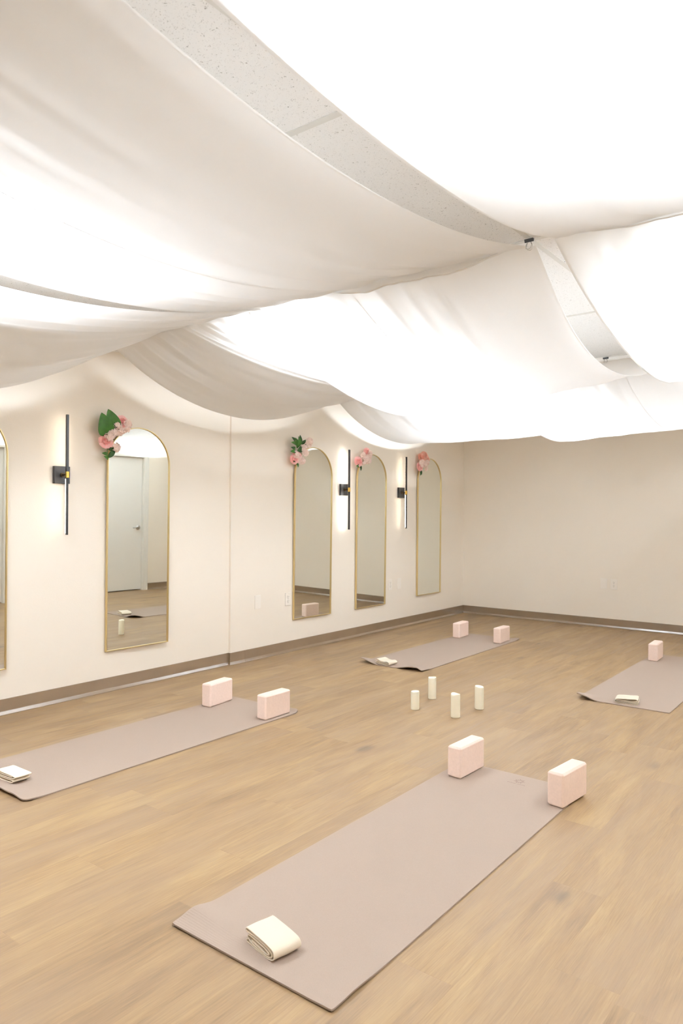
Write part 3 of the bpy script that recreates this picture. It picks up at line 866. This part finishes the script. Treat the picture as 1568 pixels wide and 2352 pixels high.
# ================================================================== CANDLES
def candle(label, x, y, h, r, topf):
    t = thing('pillar_candle', label, 'candle', (x, y, 0), group='ivory pillar candles in the middle of the floor')
    bm = bmesh.new()
    def f(rr, z, a):
        return topf(rr / r, a) * (1 if z > h * .9 else 0)
    lathe(bm, [(r * .93, .0004), (r * .985, .002), (r, .006), (r * .995, h * .5), (r, h * .93), (r * .985, h - .004), (r * .93, h), (r * .8, h - .002), (r * .45, h - .006), (r * .1, h - .007)], 40, topf=f)
    link('wax_body', bm, M['wax'], t, smooth=True)
    bm = bmesh.new(); tube(bm, [(0, 0, h - .009), (.0003, 0, h - .005), (.0006, .0002, h - .0035)], .0011, 8)
    link('wick', bm, M['wick'], t, smooth=True)
    return t
candle('shortest ivory pillar candle, leftmost of the four', -2.466, 3.985, .118, .0275, lambda q, a: .0015 * math.sin(a + 1) * q)
candle('ivory pillar candle at the back, its rim melted with a dip', -2.516, 4.287, .147, .0275, lambda q, a: -.006 * q * math.exp(-((math.sin((a - 4.3) / 2)) / .25) ** 2) + .002 * q * math.sin(2 * a))
candle('ivory pillar candle nearest the camera, with a peaked rim', -2.175, 3.991, .147, .029, lambda q, a: -.007 * q * (.5 - .5 * math.cos(2 * a + .6)) + .002)
candle('rightmost ivory pillar candle, rim sloping down to the right', -2.146, 4.256, .148, .029, lambda q, a: -.007 * q * (.5 + .5 * math.cos(a - .2)) + .002)

# ================================================================== FLOWER SPRAYS
def petal(bm, base, d, n, L_, W_, cup=.3, tip=.0, nu=4, nv=5):
    """petal/leaf blade from base along d, normal n"""
    d = d.normalized(); n = (n - d * n.dot(d)).normalized(); s = d.cross(n)
    def f(u, v):
        w = W_ * math.sin(PI * min(v * .93 + .07, 1) ** (.75 if tip == 0 else 1.05)) ** (.6 if tip == 0 else .9)
        if tip == 0: w = W_ * (math.sin(PI * (.08 + .80 * v)) ** .7)
        x = (u - .5) * w
        hgt = cup * (v * v * L_ * .6) + cup * (abs(u - .5) * 2) ** 2 * W_ * .25
        return tuple(base + d * (L_ * v) + s * x + n * hgt)
    grid(bm, nu, nv, f)
def leafblade(bm, base, tip_, W_, nrm=Vector((1, 0, 0)), fold=.18, heart=False):
    base = Vector(base); tip_ = Vector(tip_); d = tip_ - base; L_ = d.length; d.normalize()
    n = (nrm - d * nrm.dot(d)).normalized(); s = d.cross(n)
    def f(u, v):
        if heart: prof = (math.sin(PI * min(1, v ** .62)) ** .75) * (1 if v < .9 else 1)
        else: prof = math.sin(PI * v ** .8) ** .85
        w = W_ * max(prof, .02 if v < .97 else 0.001)
        q = (u - .5) * 2
        return tuple(base + d * (L_ * v) + s * (q * w / 2) + n * (abs(q) * w * fold + .12 * L_ * math.sin(PI * v)))
    grid(bm, 6, 12, f)
def rose_mesh(c, R, facing):
    bm = bmesh.new(); c = Vector(c); facing = Vector(facing).normalized()
    a = facing.orthogonal().normalized(); b_ = facing.cross(a)
    for ring_, (n, r0, tilt, L_, W_) in enumerate([(3, .06, .10, .75, .7), (4, .16, .28, .85, .8), (5, .26, .55, .9, .9), (6, .34, .85, .95, 1.0), (7, .40, 1.15, .95, 1.05)]):
        for k in range(n):
            t = 2 * PI * (k + ring_ * .37) / n
            rad = a * math.cos(t) + b_ * math.sin(t)
            base = c - facing * R * .45 + rad * r0 * R
            d = facing * math.cos(tilt) + rad * math.sin(tilt)
            petal(bm, base, d, -rad * math.cos(tilt) + facing * math.sin(tilt), L_ * R, W_ * R * 1.25, cup=.35 if ring_ < 3 else -.12)
    return bm
def floret(bm, c, facing, R, rnd):
    c = Vector(c); facing = facing.normalized(); a = facing.orthogonal().normalized(); b_ = facing.cross(a); ph = rnd.random() * PI
    for k in range(4):
        t = ph + PI / 2 * k; rad = a * math.cos(t) + b_ * math.sin(t)
        petal(bm, c + rad * R * .05, rad + facing * .25, facing, R * .95, R * .95, cup=.15, nu=3, nv=4)
def spray(label, x, cl):
    rnd = random.Random(len(label))
    cy = sum(p[0] for p in cl['hyd']) / len(cl['hyd']); cz = sum(p[1] for p in cl['hyd']) / len(cl['hyd'])
    t = thing('flower_spray', label, 'flowers', (x, cy, cz), group='artificial flower sprays on the mirror corners')
    loc = lambda p, dx=0: Vector((dx, p[0] - cy, p[1] - cz))
    # main stem down along the frame
    low = cl['leaf'][-1][0]
    bm = bmesh.new()
    tube(bm, [loc(low, -.004), loc(((low[0] + cl['rose'][0][0]) / 2 + .01, (low[1] + cl['rose'][0][1]) / 2), .0), loc(cl['hyd'][0], -.004)], .0032, 8)
    for p in cl['hyd'][1:] + cl['rose']: tube(bm, [loc(cl['hyd'][0], -.004), (loc(cl['hyd'][0]) + loc(p)) / 2 + Vector((.0, 0, 0)), loc(p, -.004)], .0018, 6)
    link('stem', bm, M['stem'], t, smooth=True)
    for k, p in enumerate(cl['rose']):
        link('rose', rose_mesh(loc(p, .020), cl.get('rr', [.04] * 9)[k], (1, -.35 + .2 * rnd.random(), .15)), M['rose'], t, smooth=True)
    for p in cl.get('rosed', []):
        link('rose', rose_mesh(loc(p, .018), .042, (1, -.3, .3)), M['rose_deep'], t, smooth=True)
    for p in cl['hyd']:
        bm = bmesh.new(); cc = loc(p, .020)
        for k in range(cl.get('nf', 9) + 5):
            v = Vector((abs(rnd.gauss(0, 1)) + .15, rnd.gauss(0, .9), rnd.gauss(0, .9))).normalized()
            floret(bm, cc + v * .027, v, .0195, rnd)
        link('hydrangea_bloom', bm, M['blossom'], t, smooth=True)
    for (a, b_) in cl.get('leafbig', []):
        bm = bmesh.new(); leafblade(bm, loc(a, .008), loc(b_, .022), .115, Vector((1, -.2, 0)), fold=.10, heart=True)
        link('large_leaf', bm, M['leaf'], t, smooth=True)
    for k, (a, b_) in enumerate(cl['leaf']):
        bm = bmesh.new(); q = loc(b_, .016 + .006 * (k % 3)); leafblade(bm, loc(a, .006), q, max(.024, (q - loc(a)).length * .42), Vector((1, -.2, .1)), fold=.2)
        link('leaf', bm, M['leaf_dark'] if k % 2 else M['leaf'], t, smooth=True)
    return t
spray('pink flower spray with two big round green leaves on the largest mirror', XN + .045, dict(rr=[.040, .036], nf=10,
    leafbig=[[[2.950, 1.786], [2.906, 1.948]], [[3.012, 1.820], [2.958, 1.978]]], rose=[[2.946, 1.755], [3.072, 1.903]],
    hyd=[[2.991, 1.814], [3.048, 1.834], [3.098, 1.854], [2.967, 1.785], [3.02, 1.716], [3.112, 1.887], [3.03, 1.87]],
    leaf=[[[2.964, 1.735], [3.010, 1.785]], [[2.967, 1.705], [3.040, 1.690]], [[2.962, 1.663], [2.905, 1.668]], [[2.968, 1.640], [3.020, 1.705]], [[2.972, 1.630], [2.925, 1.650]]]))
spray('pink flower spray with upright feathery green leaves on the mirror after the wall step', XL + .045, dict(rr=[.036, .040], nf=9,
    rose=[[4.885, 1.748], [4.925, 1.775]],
    hyd=[[4.955, 1.751], [5.029, 1.816], [5.071, 1.895], [5.090, 1.925], [5.01, 1.855], [4.985, 1.741], [4.90, 1.79]],
    leaf=[[[4.938, 1.849], [4.901, 1.945]], [[4.949, 1.87], [4.958, 1.975]], [[4.912, 1.819], [4.819, 1.813]], [[4.912, 1.839], [4.837, 1.852]], [[4.974, 1.82], [5.047, 1.897]],
          [[4.985, 1.890], [5.034, 1.936]], [[4.935, 1.885], [4.842, 1.897]], [[4.905, 1.907], [4.842, 1.945]], [[4.95, 1.86], [4.93, 1.96]], [[4.93, 1.80], [4.98, 1.88]], [[4.925, 1.72], [4.935, 1.675]], [[4.90, 1.74], [4.86, 1.72]]]))
spray('pink flower spray with a single curled rose on the mirror between the sconces', XL + .045, dict(rr=[.042, .034], nf=9,
    rose=[[5.865, 1.785], [6.010, 1.895]],
    hyd=[[5.93, 1.785], [5.978, 1.814], [6.032, 1.849], [6.024, 1.803], [6.040, 1.877], [5.920, 1.854]],
    leaf=[[[5.965, 1.815], [5.925, 1.895]], [[5.975, 1.817], [5.990, 1.84]], [[5.880, 1.741], [5.807, 1.734]], [[5.895, 1.755], [5.905, 1.690]]]))
spray('flower spray with a dusty coral bloom on the mirror nearest the corner', XL + .045, dict(rr=[.040, .028], nf=8,
    rose=[[7.045, 1.795], [7.09, 1.86]], rosed=[[7.090, 1.905], [7.15, 1.93], [7.185, 1.895]],
    hyd=[[7.084, 1.847], [7.142, 1.83], [7.151, 1.782], [7.066, 1.816], [7.18, 1.85]],
    leaf=[[[7.06, 1.765], [7.055, 1.690]], [[7.05, 1.765], [7.075, 1.70]]]))
